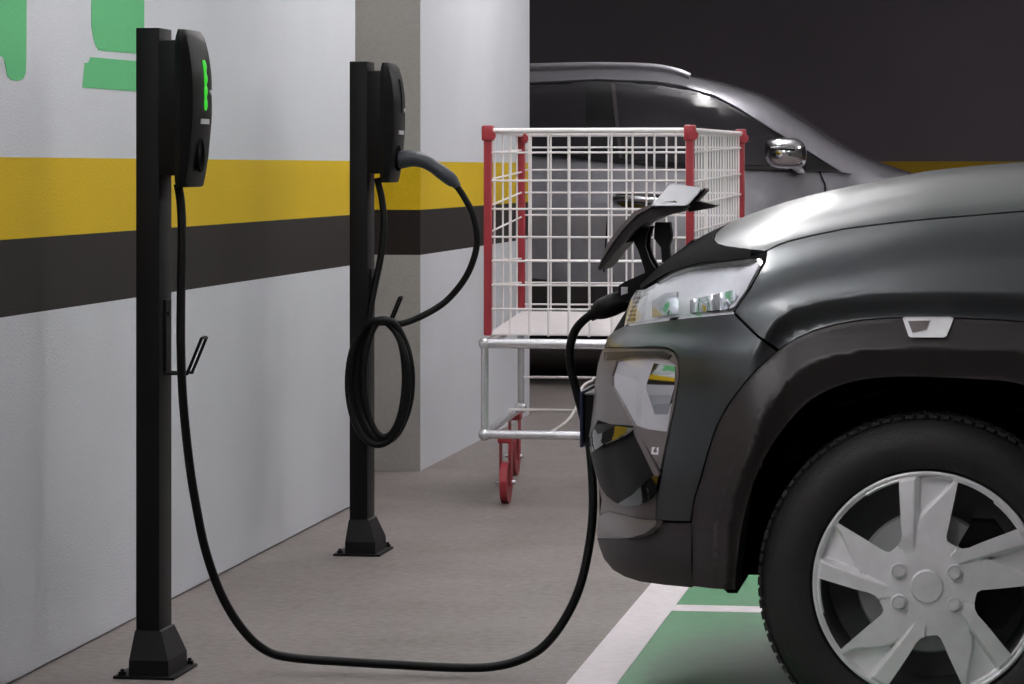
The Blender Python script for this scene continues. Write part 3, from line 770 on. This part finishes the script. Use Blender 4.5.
pol_ref = [(654,363),(675,366.5),(674.5,386),(665,422),(657,420.5),(645.5,387)]
sheet('reflector_bowl', [pol_ref], B1.fpx(lambda x, y: -.020+.008*math.sin((y-363)/14.0)), 4, .006, M['chrome'], lower_lamp[0], None)
sheet('lens', [lampo], B1.fpx(-.014), 6, .003, M['clear'], lower_lamp[0], None)
# lower pocket with faceted gloss black trim
pocket = [(586.5,444),(590,435),(597,424),(610,423.5),(633,427.5),(645,431),(666,434),(661,462),(656.5,490),(650,500),(640,505.5),(628,507),(617,504.5),(607,497),(600,486),(592,464),(588,452)]
def pk_off(x, y):
    # two facets meeting in a ridge running down to the right
    r = (y-440)-(x-600)*.75
    return (-.024+.010*math.cos((x-590)/16.0)*math.cos((y-430)/22.0) + .006*(abs(r)/40.0))*sstep(1, 22, x-SILX(y))
sheet('lower_bumper_insert', [sp(pocket)], B1.fpx(pk_off), 4, .008, M['plastic'], car, CY)
for nm_, F_, y0_ in (('a', [(586.5,444),(591,434),(597,425),(612,424.5),(633,428),(618,438),(604,444),(591,453),(588,451)], 425), ('b', [(617,504),(628,506.5),(640,505),(650,499),(656,489),(659,472),(646,481),(632,495)], 472)):
    sheet('insert_facet', [sp(F_)], B1.fpx(lambda x, y, y0_=y0_: (-.026+.0015*(y-y0_))*sstep(0,14,x-SILX(y)) + .004), 4, .006, M['gloss'], car, CY)
for seg in ([(633,427),(638,431),(659,474),(657,482),(634,434)],):
    sheet('insert_rib', [seg], B1.fpx(-.016), 4, .006, M['bumper_grey'], car, CY)
sheet('insert_edge', [sp([(588,452),(592,464),(600,486),(607,497),(617,504.5),(628,507),(640,505.5),(650,500),(656.5,490),(655.5,511),(655,520),(640,518.5),(617,513),(608,510.5),(600,514),(600,500),(596,480),(589,455)])], B1.fpx(so(-.006)), 4, .01, M['bumper_grey'], car, CY)
sheet('fog_lamp', [[(652,447),(659,447.5),(658,455),(651,454)]], B1.fpx(-.012), 4, .01, M['lamp_grey'], car, CY)
# upper headlight
hlo = [(760,258.5),(763.2,261.5),(757,275),(748,290),(740.5,302),(733,311.5),(712,313.5),(690,315.3),(660,319),(637.5,322.3),(624.5,324.5),(627,310),(630,299),(636.5,290),(645,289.5),(657,283),(671,274.5),(686,268.5),(705,265.3),(725,262.3),(745,259.3)]
hlo = sp(hlo)
hl = sheet('headlight', [hlo], B1.fpx(so(-.036)), 6, .01, M['reflector'], car, CY)
drl = [(636.5,290),(645,289.5),(638,322),(624.5,324.5),(627,310),(630,299)]
for h_ in hl[:1]:
    sheet('indicator_bar', [[(642,292),(648,290),(643,306),(640,321.5),(635,322),(637,308)]], B1.fpx(so(-.02)), 4, .006, M['reflector'], h_)
    sheet('reflector_strip', [[(690,300),(733,290),(738,296),(728,309),(690,313)]], B1.fpx(lambda x, y: -.02+.01*math.sin(x/4.0)), 3, .006, M['chrome'], h_)
    sheet('reflector_bowl', [[(652,302),(664,293),(690,291),(700,303),(690,312),(652,317)]], B1.fpx(lambda x, y: -.036+.014*math.sin((x-650)/9.0)), 4, .006, M['chrome'], h_)
    sheet('reflector_wing', [[(733,275),(757,262),(760,263),(746,290),(735,306),(729,309),(738,288)]], B1.fpx(-.014), 4, .006, M['lamp_grey'], h_)
    for k in range(6):
        y = 297+k*4.3; x = 634-k*1.3
        sheet('led_rib', [[(x,y),(x+6,y-.8),(x+5.5,y+1.4),(x-.5,y+2.2)]], B1.fpx(so(-.016)), 3, .006, M['bumper_grey'], h_)
    sheet('lens', [hlo], B1.fpx(so(-.002)), 6, .003, M['clear'], h_)
sheet('headlight_seal', [[(764.5,254),(767,257),(763,266),(736,313.5),(733,311.5),(740.5,302),(748,290),(757,275),(763.2,261.5),(760,258.5),(725,262.3),(705,265.3),(686,268.5),(671,274.5),(657,283),(657,281),(671,272),(686,266),(705,262.6),(725,259.6),(751,256.2)]], B1.fpx(-.006), 5, .01, M['under'], car, CY)
sheet('headlight_trim', [[(690,315.4),(712,313.6),(733,311.8),(734.5,314),(712,316),(690,318),(640,324.3),(624,327),(624.5,324.7),(660,319.2)]], B1.fpx(so(.004)), 4, .006, M['chrome'], car, CY)
# side repeater
mk = sheet('side_repeater', [[(902.5,318),(905,316.8),(950,316.8),(953.5,318),(950,328),(946.5,336),(944,337.3),(911,337.3),(908.5,336)]], B1.fpx(lambda x, y: clad_off(x, y)+.006), 5, .01, M['repeater'], car, CY)
sheet('marker_lens', [[(908,321),(930,320.5),(926,329),(912,332)]], B1.fpx(lambda x, y: clad_off(x, y)+.009), 4, .004, M['bumper_grey'], mk[0])
# front centre: grille band and bumper skin
sheet('grille', [[(-.46,.60),(.46,.60),(.44,.70),(.36,.745),(-.36,.745),(-.44,.70)]], B1.ffront(0.0,-1.0,-.015), .04, .01, M['gloss'], car)
sheet('bumper_centre', [[(-.47,.30),(.47,.30),(.46,.595),(-.46,.595)]], B1.ffront(0.0,-1.0,-.018), .04, .01, M['bumper_grey'], car)
sheet('skid_trim', [[(-.42,.25),(.42,.25),(.42,.295),(-.42,.295)]], B1.ffront(0.0,-1.0,-.015), .04, .01, M['clad'], car)
# inner arch liner and sill
for (ax, az) in ((WCX,WCZ),(WCX+2.42,WCZ)):
    for sg in (-1,1):
        bm = bmesh.new(); R0 = []; R1 = []; A = []
        for k in range(25):
            a = PI*k/24*1.24-.38; ca, sa_ = .35*math.cos(a), .335*math.sin(a)
            zq = max(.265, az+sa_); R0.append((ax+ca, CY+sg*.755, zq)); R1.append((ax+ca, CY+sg*.50, zq))
        R = loft(bm, [R0, R1], closed=False, cap=False); bm.faces.new(R[1])
        mobj('wheel_arch_liner', bm, M['under'], car)
# body side behind the front wing, doors etc. (outside the frame to the right)
X0 = W(1118,300,5.52).x
sheet('side_panel', [[(X0+.02,.28),(WCX+2.42-.43,.28),(WCX+2.42-.42,.45),(WCX+2.42-.3,.62),(WCX+2.42,.69),(WCX+2.42+.3,.62),(WCX+2.42+.42,.45),(WCX+2.42+.43,.3),(2.95,.3),(2.97,.6),(2.93,.93),(X0+.02,.93)]], B1.fxz(0.0), .06, .01, M['paint'], car, CY)
sheet('sill_cladding', [[(WCX+.43,.19),(WCX+2.42-.43,.19),(WCX+2.42-.43,.275),(WCX+.43,.275)]], B1.fxz(.006), .05, .02, M['clad'], car, CY)
# cabin
def sec(x, zt_, w0, w1, zb=.93):
    h = zt_-zb
    return [(x,CY-w0,zb),(x,CY-(w0*.6+w1*.4),zb+h*.5),(x,CY-w1,zb+h*.86),(x,CY-w1*.8,zb+h*.98),(x,CY,zb+h),(x,CY+w1*.8,zb+h*.98),(x,CY+w1,zb+h*.86),(x,CY+(w0*.6+w1*.4),zb+h*.5),(x,CY+w0,zb)]
bm = bmesh.new(); loft(bm, [sec(.42,.99,.66,.62), sec(.75,1.24,.70,.58), sec(1.05,1.42,.72,.56), sec(1.3,1.48,.72,.55), sec(1.9,1.5,.72,.55), sec(2.5,1.46,.71,.54), sec(2.8,1.3,.69,.54), sec(2.93,1.0,.66,.6)], closed=True)
mobj('cabin', bm, M['tint'], car, smooth=50)
bm = bmesh.new(); 
rr = [(.8,1.27),(1.05,1.43),(1.3,1.49),(1.9,1.51),(2.5,1.47),(2.75,1.36)]
for s_ in (-1,1): tube(bm, [(x,CY+s_*.565,z-.05) for x,z in rr], .03, 10)
loft(bm, [[(x, CY-.5, z-.01),(x,CY,z+.012),(x,CY+.5,z-.01),(x,CY+.5,z-.03),(x,CY-.5,z-.03)] for x,z in rr[2:]])
mobj('roof', bm, M['paint'], car, smooth=50)
# charge flap, raised above the socket on the nose centre line
def wp(L, Y=CY): return [(W(x,y,Y).x, W(x,y,Y).z) for x, y in L]
fl_out = wp([(604,267),(608,258),(616,247),(626,234),(637,222),(648,213),(660,207),(672,204.5),(683,203),(693,206),(686,211),(676,213),(664,216),(650,222),(640,230),(630,241),(620,252),(611,264),(606,269)])
bm = bmesh.new(); extr(bm, fl_out, CY-.10, CY+.10); es = [e for e in bm.edges if abs(e.verts[0].co.y-e.verts[1].co.y) < 1e-6]
flap = mobj('charge_flap', bm, M['clad'], car, smooth=35); flap['label'] = 'raised black charge flap with chrome emblem'
bm = bmesh.new()     # skin with sides pulled in
sk = wp([(606,263),(617,245),(629,229),(643,214),(660,205.5),(683,202),(681,200),(659,202.5),(640,211),(626,226),(614,242)])
extr(bm, sk, CY-.108, CY+.108); mobj('flap_skin', bm, M['bumper_grey'], flap, smooth=35)
# chrome emblem: a thick folded bar on the upper end of the flap
bm = bmesh.new()
p = [W(650,206.5,CY-.125), W(671,183,CY-.06), W(703,188,CY-.05), W(687,206,CY-.12)]
q = [W(656,208,CY+.06), W(673,187,CY+.08), W(702,191,CY+.10), W(690,205,CY+.08)]
A = [bm.verts.new(v) for v in p]; B = [bm.verts.new(v) for v in q]
bm.faces.new(A); bm.faces.new(B[::-1])
for k in range(4): bm.faces.new((A[k],B[k],B[(k+1)%4],A[(k+1)%4]))
bmesh.ops.bevel(bm, geom=bm.edges[:], offset=.003, segments=2, affect='EDGES')
mobj('chrome_emblem', bm, M['zinc'], flap, smooth=30)
bm = bmesh.new(); extr(bm, wp([(688,204),(705,188),(707,190),(697,201),(718,205),(712,208),(690,212)]), CY-.02, CY+.06); mobj('emblem_bracket', bm, M['clad'], flap, smooth=30)
bm = bmesh.new()
for yy in (-.05,.03):
    extr(bm, wp([(640,228),(652,226),(649,236),(648,246),(652,258),(659,270),(657,281),(650,281),(647,268),(641,250),(636,240),(622,245),(620,240)]), CY+yy, CY+yy+.018)
extr(bm, wp([(657,222),(672,222),(674,236),(671,246),(672,262),(664,262),(663,247),(656,238)]), CY-.04, CY-.012)
mobj('flap_hinge', bm, M['plastic'], flap, smooth=30)
bm = bmesh.new(); extr(bm, wp([(628,293),(628,283),(634,279),(652,271),(672,262),(684,252),(700,238),(706,240),(690,262),(668,274),(650,286),(641,296),(634,300)]), CY-.16, CY+.16)
sk_ = mobj('charge_socket_housing', bm, M['plastic'], car, smooth=30)
bm = bmesh.new(); extr(bm, wp([(631,292),(631,284),(637,284),(637,290)]), CY-.166, CY-.158); mobj('socket_label', bm, M['mark'], sk_)
# number plate
bm = bmesh.new(); pxn = W(581,400,6.03).x; zt2, zb2 = W(581,391,6.03).z, W(581,447,6.03).z
box(bm, (pxn-.001,6.02,zb2), (pxn+.005,6.54,zt2), .001); npl = mobj('number_plate', bm, M['blue'], car, smooth=30)
bm = bmesh.new(); box(bm, (pxn+.005,6.03,zb2+.008), (pxn+.028,6.53,zt2-.004), .003); box(bm, (pxn+.02,6.08,zb2+.02), (pxn+.06,6.5,zt2-.02)); mobj('plate_holder', bm, M['plastic'], npl, smooth=30)

# ---- wheel ----
def hubrel(x, y):
    """relief of the hubcap: x, y in units of its radius -> outward height (m)"""
    r = math.hypot(x, y); a = math.degrees(math.atan2(y, x)); a = (a-88.5+36) % 72-36     # local to one spoke
    lx = -r*math.sin(math.radians(a)); ly = r*math.cos(math.radians(a))                    # spoke frame: lx<0 is clockwise... left side
    h = .020-.016*r*r                                                                      # gently domed
    if r > .30:
        xs = -lx if False else lx
        # raised blade along the counter-clockwise edge
        e = sstep(.30,.5,r)
        xl = lx
        blade = sstep(-.10,-.125,xl)                       
        # pocket right of the blade, ending at an S shaped ridge
        ridge = -.085+ .26*sstep(.50,.92,ly) - .03*math.sin((ly-.5)*9)
        pocket = sstep(-.10,-.085,xl)*sstep(ridge+.012,ridge-.012,xl)*sstep(.5,.54,ly)
        h += .004*blade*e - .013*pocket*e - .002*(1-blade)*e
    q_ = sstep(.935,.962,r); h = h*(1-q_)+q_*(.005+.003*max(0,1-abs(r-.98)/.025))
    if r < .145: h += .004*sstep(.145,.125,r)
    return h
HR = .195
def wheel(cx, sg, lab_full=True):
    yo = CY+sg*.79           # outer face of the tyre wall
    c = Vector((cx, CY+sg*.78, WCZ)); s = sg
    prof = [(.196,-.012),(.2,.004),(.208,.007),(.225,.011),(.245,.011),(.262,.004),(.276,-.01),(.284,-.025),(.2875,-.045),(.288,-.08),(.2875,-.13),(.28,-.155),(.25,-.17),(.196,-.16)]
    bm = bmesh.new(); lathe(bm, c, [(r, s*y) for r, y in prof], 96)
    # tread lugs
    for k in range(90):
        a = 2*PI*k/90
        for j, (ya, yb) in enumerate(((-.018,-.045),(-.05,-.09),(-.095,-.135))):
            aa = a+(j%2)*PI/90
            ctr = c+Vector((.2868*math.cos(aa), s*(ya+yb)/2, .2868*math.sin(aa)))
            mt = Matrix.Translation(ctr) @ Matrix.Rotation(-aa, 4, 'Y') @ Matrix.Diagonal((.006, abs(yb-ya), .0135, 1))
            bmesh.ops.create_cube(bm, size=1, matrix=mt)
    w = mobj('wheel', bm, M['tyre'], car, smooth=45)
    bm = bmesh.new(); lathe(bm, c, [(.196,-s*.01),(.188,-s*.02),(.182,-s*.07),(.175,-s*.13),(.10,-s*.13),(.0,-s*.13)], 64); mobj('rim', bm, M['darkrim'], w, smooth=45)
    bm = bmesh.new(); lathe(bm, c, [(.0,-s*.045),(.118,-s*.045),(.122,-s*.05),(.122,-s*.065),(.0,-s*.065)], 48); mobj('brake_disc', bm, M['disc'], w, smooth=45)
    if sg < 0:
        bm = bmesh.new()
        R0 = [(c.x+r_*math.cos(a), c.y-s*.035, c.z+r_*math.sin(a)) for r_, a in [(.085,.9),(.13,.95),(.155,.75),(.163,.3),(.163,-.2),(.15,-.55),(.12,-.65),(.085,-.5)]]
        loft(bm, [R0, [(p[0], c.y-s*.10, p[2]) for p in R0]]); mobj('brake_caliper', bm, M['plastic'], w, smooth=35)
    # hubcap
    outer = [(math.cos(2*PI*k/120), math.sin(2*PI*k/120)) for k in range(120)]
    holes = []
    for i in range(5):
        o = math.radians(72*i); P = []
        a0, a1 = math.radians(105)+o, math.radians(145.5)+o
        for k in range(9): a = a0+(a1-a0)*k/8; P.append((.945*math.cos(a), .945*math.sin(a)))
        for r_, d in ((.62,143),(.47,141),(.435,138),(.43,133),(.435,125),(.455,119.5),(.50,115.5),(.62,111.5)): a = math.radians(d)+o; P.append((r_*math.cos(a), r_*math.sin(a)))
        holes.append(P)
    class F:
        ref = Vector((0, s, 0))
        def __call__(q, x, y): return Vector((c.x+x*HR, c.y+s*(hubrel(x, y)-.006), c.z+y*HR))
    hc = sheet('hubcap', [outer]+holes, F(), .014 if sg < 0 else .08, .004, M['hubcap'], w, eps=.007)[0]
    for bx, bz in ((-.24,.135),(.24,.13),(-.24,-.14),(.24,-.15)) if sg < 0 else []:
        bm = bmesh.new(); cc = Vector((c.x+bx*HR, c.y+s*(.018-.004), c.z+bz*HR))
        lathe(bm, cc, [(.0145,0),(.0145,s*.002),(.012,s*.003),(.0115,s*.0)], 24)
        cyl(bm, cc+Vector((0,s*.004,0)), (0,1,0), .0095, .010, 6); mobj('wheel_bolt', bm, M['hubcap'], hc, smooth=30)
    if sg < 0:
        bm = bmesh.new(); cc = Vector((c.x, c.y+s*.016, c.z)); lathe(bm, cc, [(.0275,-s*.006),(.0275,s*.0005),(.026,s*.002),(.0,s*.003)], 48); mobj('centre_cap', bm, M['hubcap'], hc, smooth=30)
for cx in (WCX, WCX+2.42):
    for sg in (-1, 1): wheel(cx, sg)

# ------------------------------------------------------------------ silver car behind
CY2 = 15.42
rf = tgt([(120,150),(160,120),(220,92),(300,76),(400,69),(530,68),(600,66),(650,67.5),(690,74),(730,84),(762,95),(805,121.5),(848,148.5),(880,163),(915,174),(960,182),(1010,194),(1060,214),(1090,240)], 15.0)
rf = sorted(rf); H2 = pchip(rf)
XR, XF = rf[0][0]-.12, rf[-1][0]+.13
dinv2 = pchip([(-.02,0),(0,.02),(.005,.3),(.02,.5),(.05,.60),(.10,.66),(.16,.69),(.45,.80),(.56,.86),(.62,.885),(.8,.90),(1.5,.905)])
def S2(X, z):
    w = pchip2(z)
    s1 = w
    for a in ((XF-X)/.75, (X-XR)/.5):
        if a < 1: s1 = min(s1, w*(max(0.0, 1-(1-max(0,a))**2.6))**.42)
    hz = H2(X)
    d = hz-z
    s2 = dinv2(d)
    # bonnet is wider than the roof at the same drop
    bon = sstep(.0,.35,X-W(860,160,15).x)
    s2 = s2*(1-bon)+bon*min(.9, .35+ (d*6 if d < .08 else .48+ (d-.08)*.6))
    if d <= 0: s2 = d
    k = 50.; mn = min(s1, s2)
    return mn-math.log(math.exp(-k*(s1-mn))+math.exp(-k*(s2-mn)))/k
pchip2 = pchip([(.15,.84),(.28,.87),(.45,.905),(.62,.915),(.80,.905),(.86,.918),(.93,.905),(1.0,.885),(1.2,.83),(1.6,.7)])
B2 = Body(CY2, S2, 14.3, 16.5)
sc2 = thing('car', 'silver grey car parked behind the wire cart, seen from its side', 'car', (-1.6, CY2, 0))
W2F = XF-.85; W2R = XR+.85
B2.shell('body_shell', M['silver'], sc2, W2R+.2, W2F-.2, .75, .24, .012, [(W2F,.33,.38),(W2R,.33,.38)], nx=60, nth=34)
# glazing and doors from the photographed outline
glass = [(430,90),(470,84),(530,81.5),(560,79.5),(598,78.5),(630,79),(655,80.5),(682,85),(714.6,94.5),(740,108),(773,129),(805,148),(825,161),(842,171.5),(800,171),(745,169.5),(690,168),(640,164.5),(585,159.5),(532,155),(430,150)]
sheet('window_band', [glass], B2.fpx(.004), 12, .006, M['gloss'], sc2, CY2)
sheet('rear_door_glass', [[(440,92),(530,87),(586,84),(586,157),(532,152.5),(440,148)]], B2.fpx(.008), 10, .004, M['tint'], sc2)
sheet('front_door_glass', [[(613,84),(655,86),(682,91),(714.6,100.5),(740,114),(773,135),(797,150),(800,166),(745,165),(690,163.5),(640,160.5),(619,158.5)]], B2.fpx(.008), 10, .004, M['tint'], sc2)
sheet('pillar_trim', [[(611,84),(615,84),(622,158),(619,158)]], B2.fpx(.010), 8, .004, M['clad'], sc2)
sheet('window_frame', [[(530,76),(598,72.5),(640,73),(682,78.5),(716,88.5),(742,101.5),(775,122.5),(808,142.5),(846,166),(852,173.5),(842,172),(825,161.5),(805,148.5),(773,129.5),(740,108.5),(714.6,95),(682,85.5),(655,81),(598,79),(530,82)]], B2.fpx(.012), 9, .012, M['silver'], sc2, CY2)
sheet('sill_cladding', [[(420,268),(520,277),(575,283),(650,288),(900,300),(900,318),(640,316),(420,312)]], B2.fpx(.006), 14, .012, M['clad'], sc2, CY2)
# door seams
def seam(L): 
    n = len(L); P = [(x-.7,y) for x,y in L]+[(x+.7,y) for x,y in L[::-1]]
    sheet('door_seam', [P], B2.fpx(.003), 8, .003, M['under'], sc2)
seam([(609,165),(609,200),(606,240),(604,272)]); seam([(812,153),(818,168),(825,184),(826,230),(818,290)])
# handle
hd = [W(x,y,14.46) for x,y in [(612,199),(616,194),(626,192.5),(650,193),(664,197),(660,203),(640,206),(622,205.5)]]
hbm = sheet('door_handle_recess', [[(612,199),(617,193.5),(628,191),(648,191.5),(660,195),(664,199.5),(658,205),(640,208),(622,206.5)]], B2.fpx(.004), 5, .004, M['gloss'], sc2)
bm = bmesh.new(); tube(bm, catmull([B2.hit(614,199,.012), B2.hit(624,198,.035), B2.hit(640,199,.04), B2.hit(656,201,.032), B2.hit(664,202,.01)],4), .014, 10, flat=.7); mobj('door_handle', bm, M['chrome'], sc2, smooth=50)
# mirror
bm = bmesh.new(); a = B2.hit(785,152,.0)
cxm, czm, ym = W(786,152,14.35).x, W(786,153,14.35).z, 14.35
rg = []
for f, sx, sz in ((0,.03,.03),(.03,.075,.06),(.09,.092,.070),(.16,.09,.068),(.2,.06,.045),(.215,.02,.02)):
    rg.append([(cxm+sx*math.copysign(abs(math.cos(a_))**.6, math.cos(a_))-.01*math.sin(a_), ym+.1-f, czm+sz*math.copysign(abs(math.sin(a_))**.7, math.sin(a_))) for a_ in [2*PI*k/28 for k in range(28)]])
loft(bm, rg); mr = mobj('door_mirror', bm, M['chrome'], sc2, smooth=60)
bm = bmesh.new(); tube(bm, [(cxm+.02,ym+.08,czm-.03),(cxm+.04,CY2-S2(cxm+.04,.98)+.03,czm-.07)], .03, 10); mobj('mirror_arm', bm, M['gloss'], mr, smooth=50)
bm = bmesh.new(); tube(bm, [(cxm-.06,ym-.118,czm+.022),(cxm+.05,ym-.118,czm+.018)], .009, 8); mobj('indicator_strip', bm, M['gloss'], mr, smooth=50)
# roof rail
rp = [B2.hit(x, y+9, 0) for x, y in [(330,66),(400,66),(470,66),(530,64.5),(600,63.5),(650,65),(675,69.5),(690,76)]]
bm = bmesh.new(); tube(bm, catmull([(p.x, CY2-.62, HCAM+(HZ-yy)/FPX*14.95*1.0) for p, (xx, yy) in zip(rp, [(330,70),(400,68),(470,67.5),(530,66.5),(600,65.5),(650,67),(675,71),(690,77)])], 5), .016, 10); mobj('roof_rail', bm, M['silver'], sc2, smooth=50)
# wheels
for cx in (W2F, W2R):
    for sg in (-1, 1):
        c = Vector((cx, CY2+sg*.90, .33))
        bm = bmesh.new(); lathe(bm, c, [(.21,-sg*.01),(.23,sg*.006),(.28,sg*.006),(.315,-sg*.01),(.33,-sg*.04),(.33,-sg*.17),(.30,-sg*.2),(.21,-sg*.19)], 48); w = mobj('wheel', bm, M['tyre'], sc2, smooth=45)
        bm = bmesh.new(); lathe(bm, c, [(.212,-sg*.005),(.2,-sg*.02),(.19,-sg*.1),(.0,-sg*.1)], 48)
        for k in range(5):
            a_ = 2*PI*k/5+.3; d = Vector((math.cos(a_),0,math.sin(a_))); n_ = Vector((-d.z,0,d.x))
            R0 = [c+d*.03+n_*.035+Vector((0,-sg*.02,0)), c+d*.2+n_*.02+Vector((0,-sg*.015,0)), c+d*.2-n_*.02+Vector((0,-sg*.015,0)), c+d*.03-n_*.035+Vector((0,-sg*.02,0))]
            loft(bm, [R0, [p+Vector((0,-sg*.04,0)) for p in R0]])
        cyl(bm, c+Vector((0,-sg*.02,0)), (0,1,0), .045, .04, 20); mobj('alloy_rim', bm, M['hubcap'], w, smooth=40)
bm = bmesh.new(); box(bm, (W2R-.3,CY2-.8,.2), (W2F+.3,CY2+.8,.3)); mobj('underbody', bm, M['under'], sc2)

# ------------------------------------------------------------------ world
w = bpy.data.worlds.new('world'); SC.world = w; w.use_nodes = True
w.node_tree.nodes['Background'].inputs[0].default_value = (.8,.85,1,1); w.node_tree.nodes['Background'].inputs[1].default_value = .02
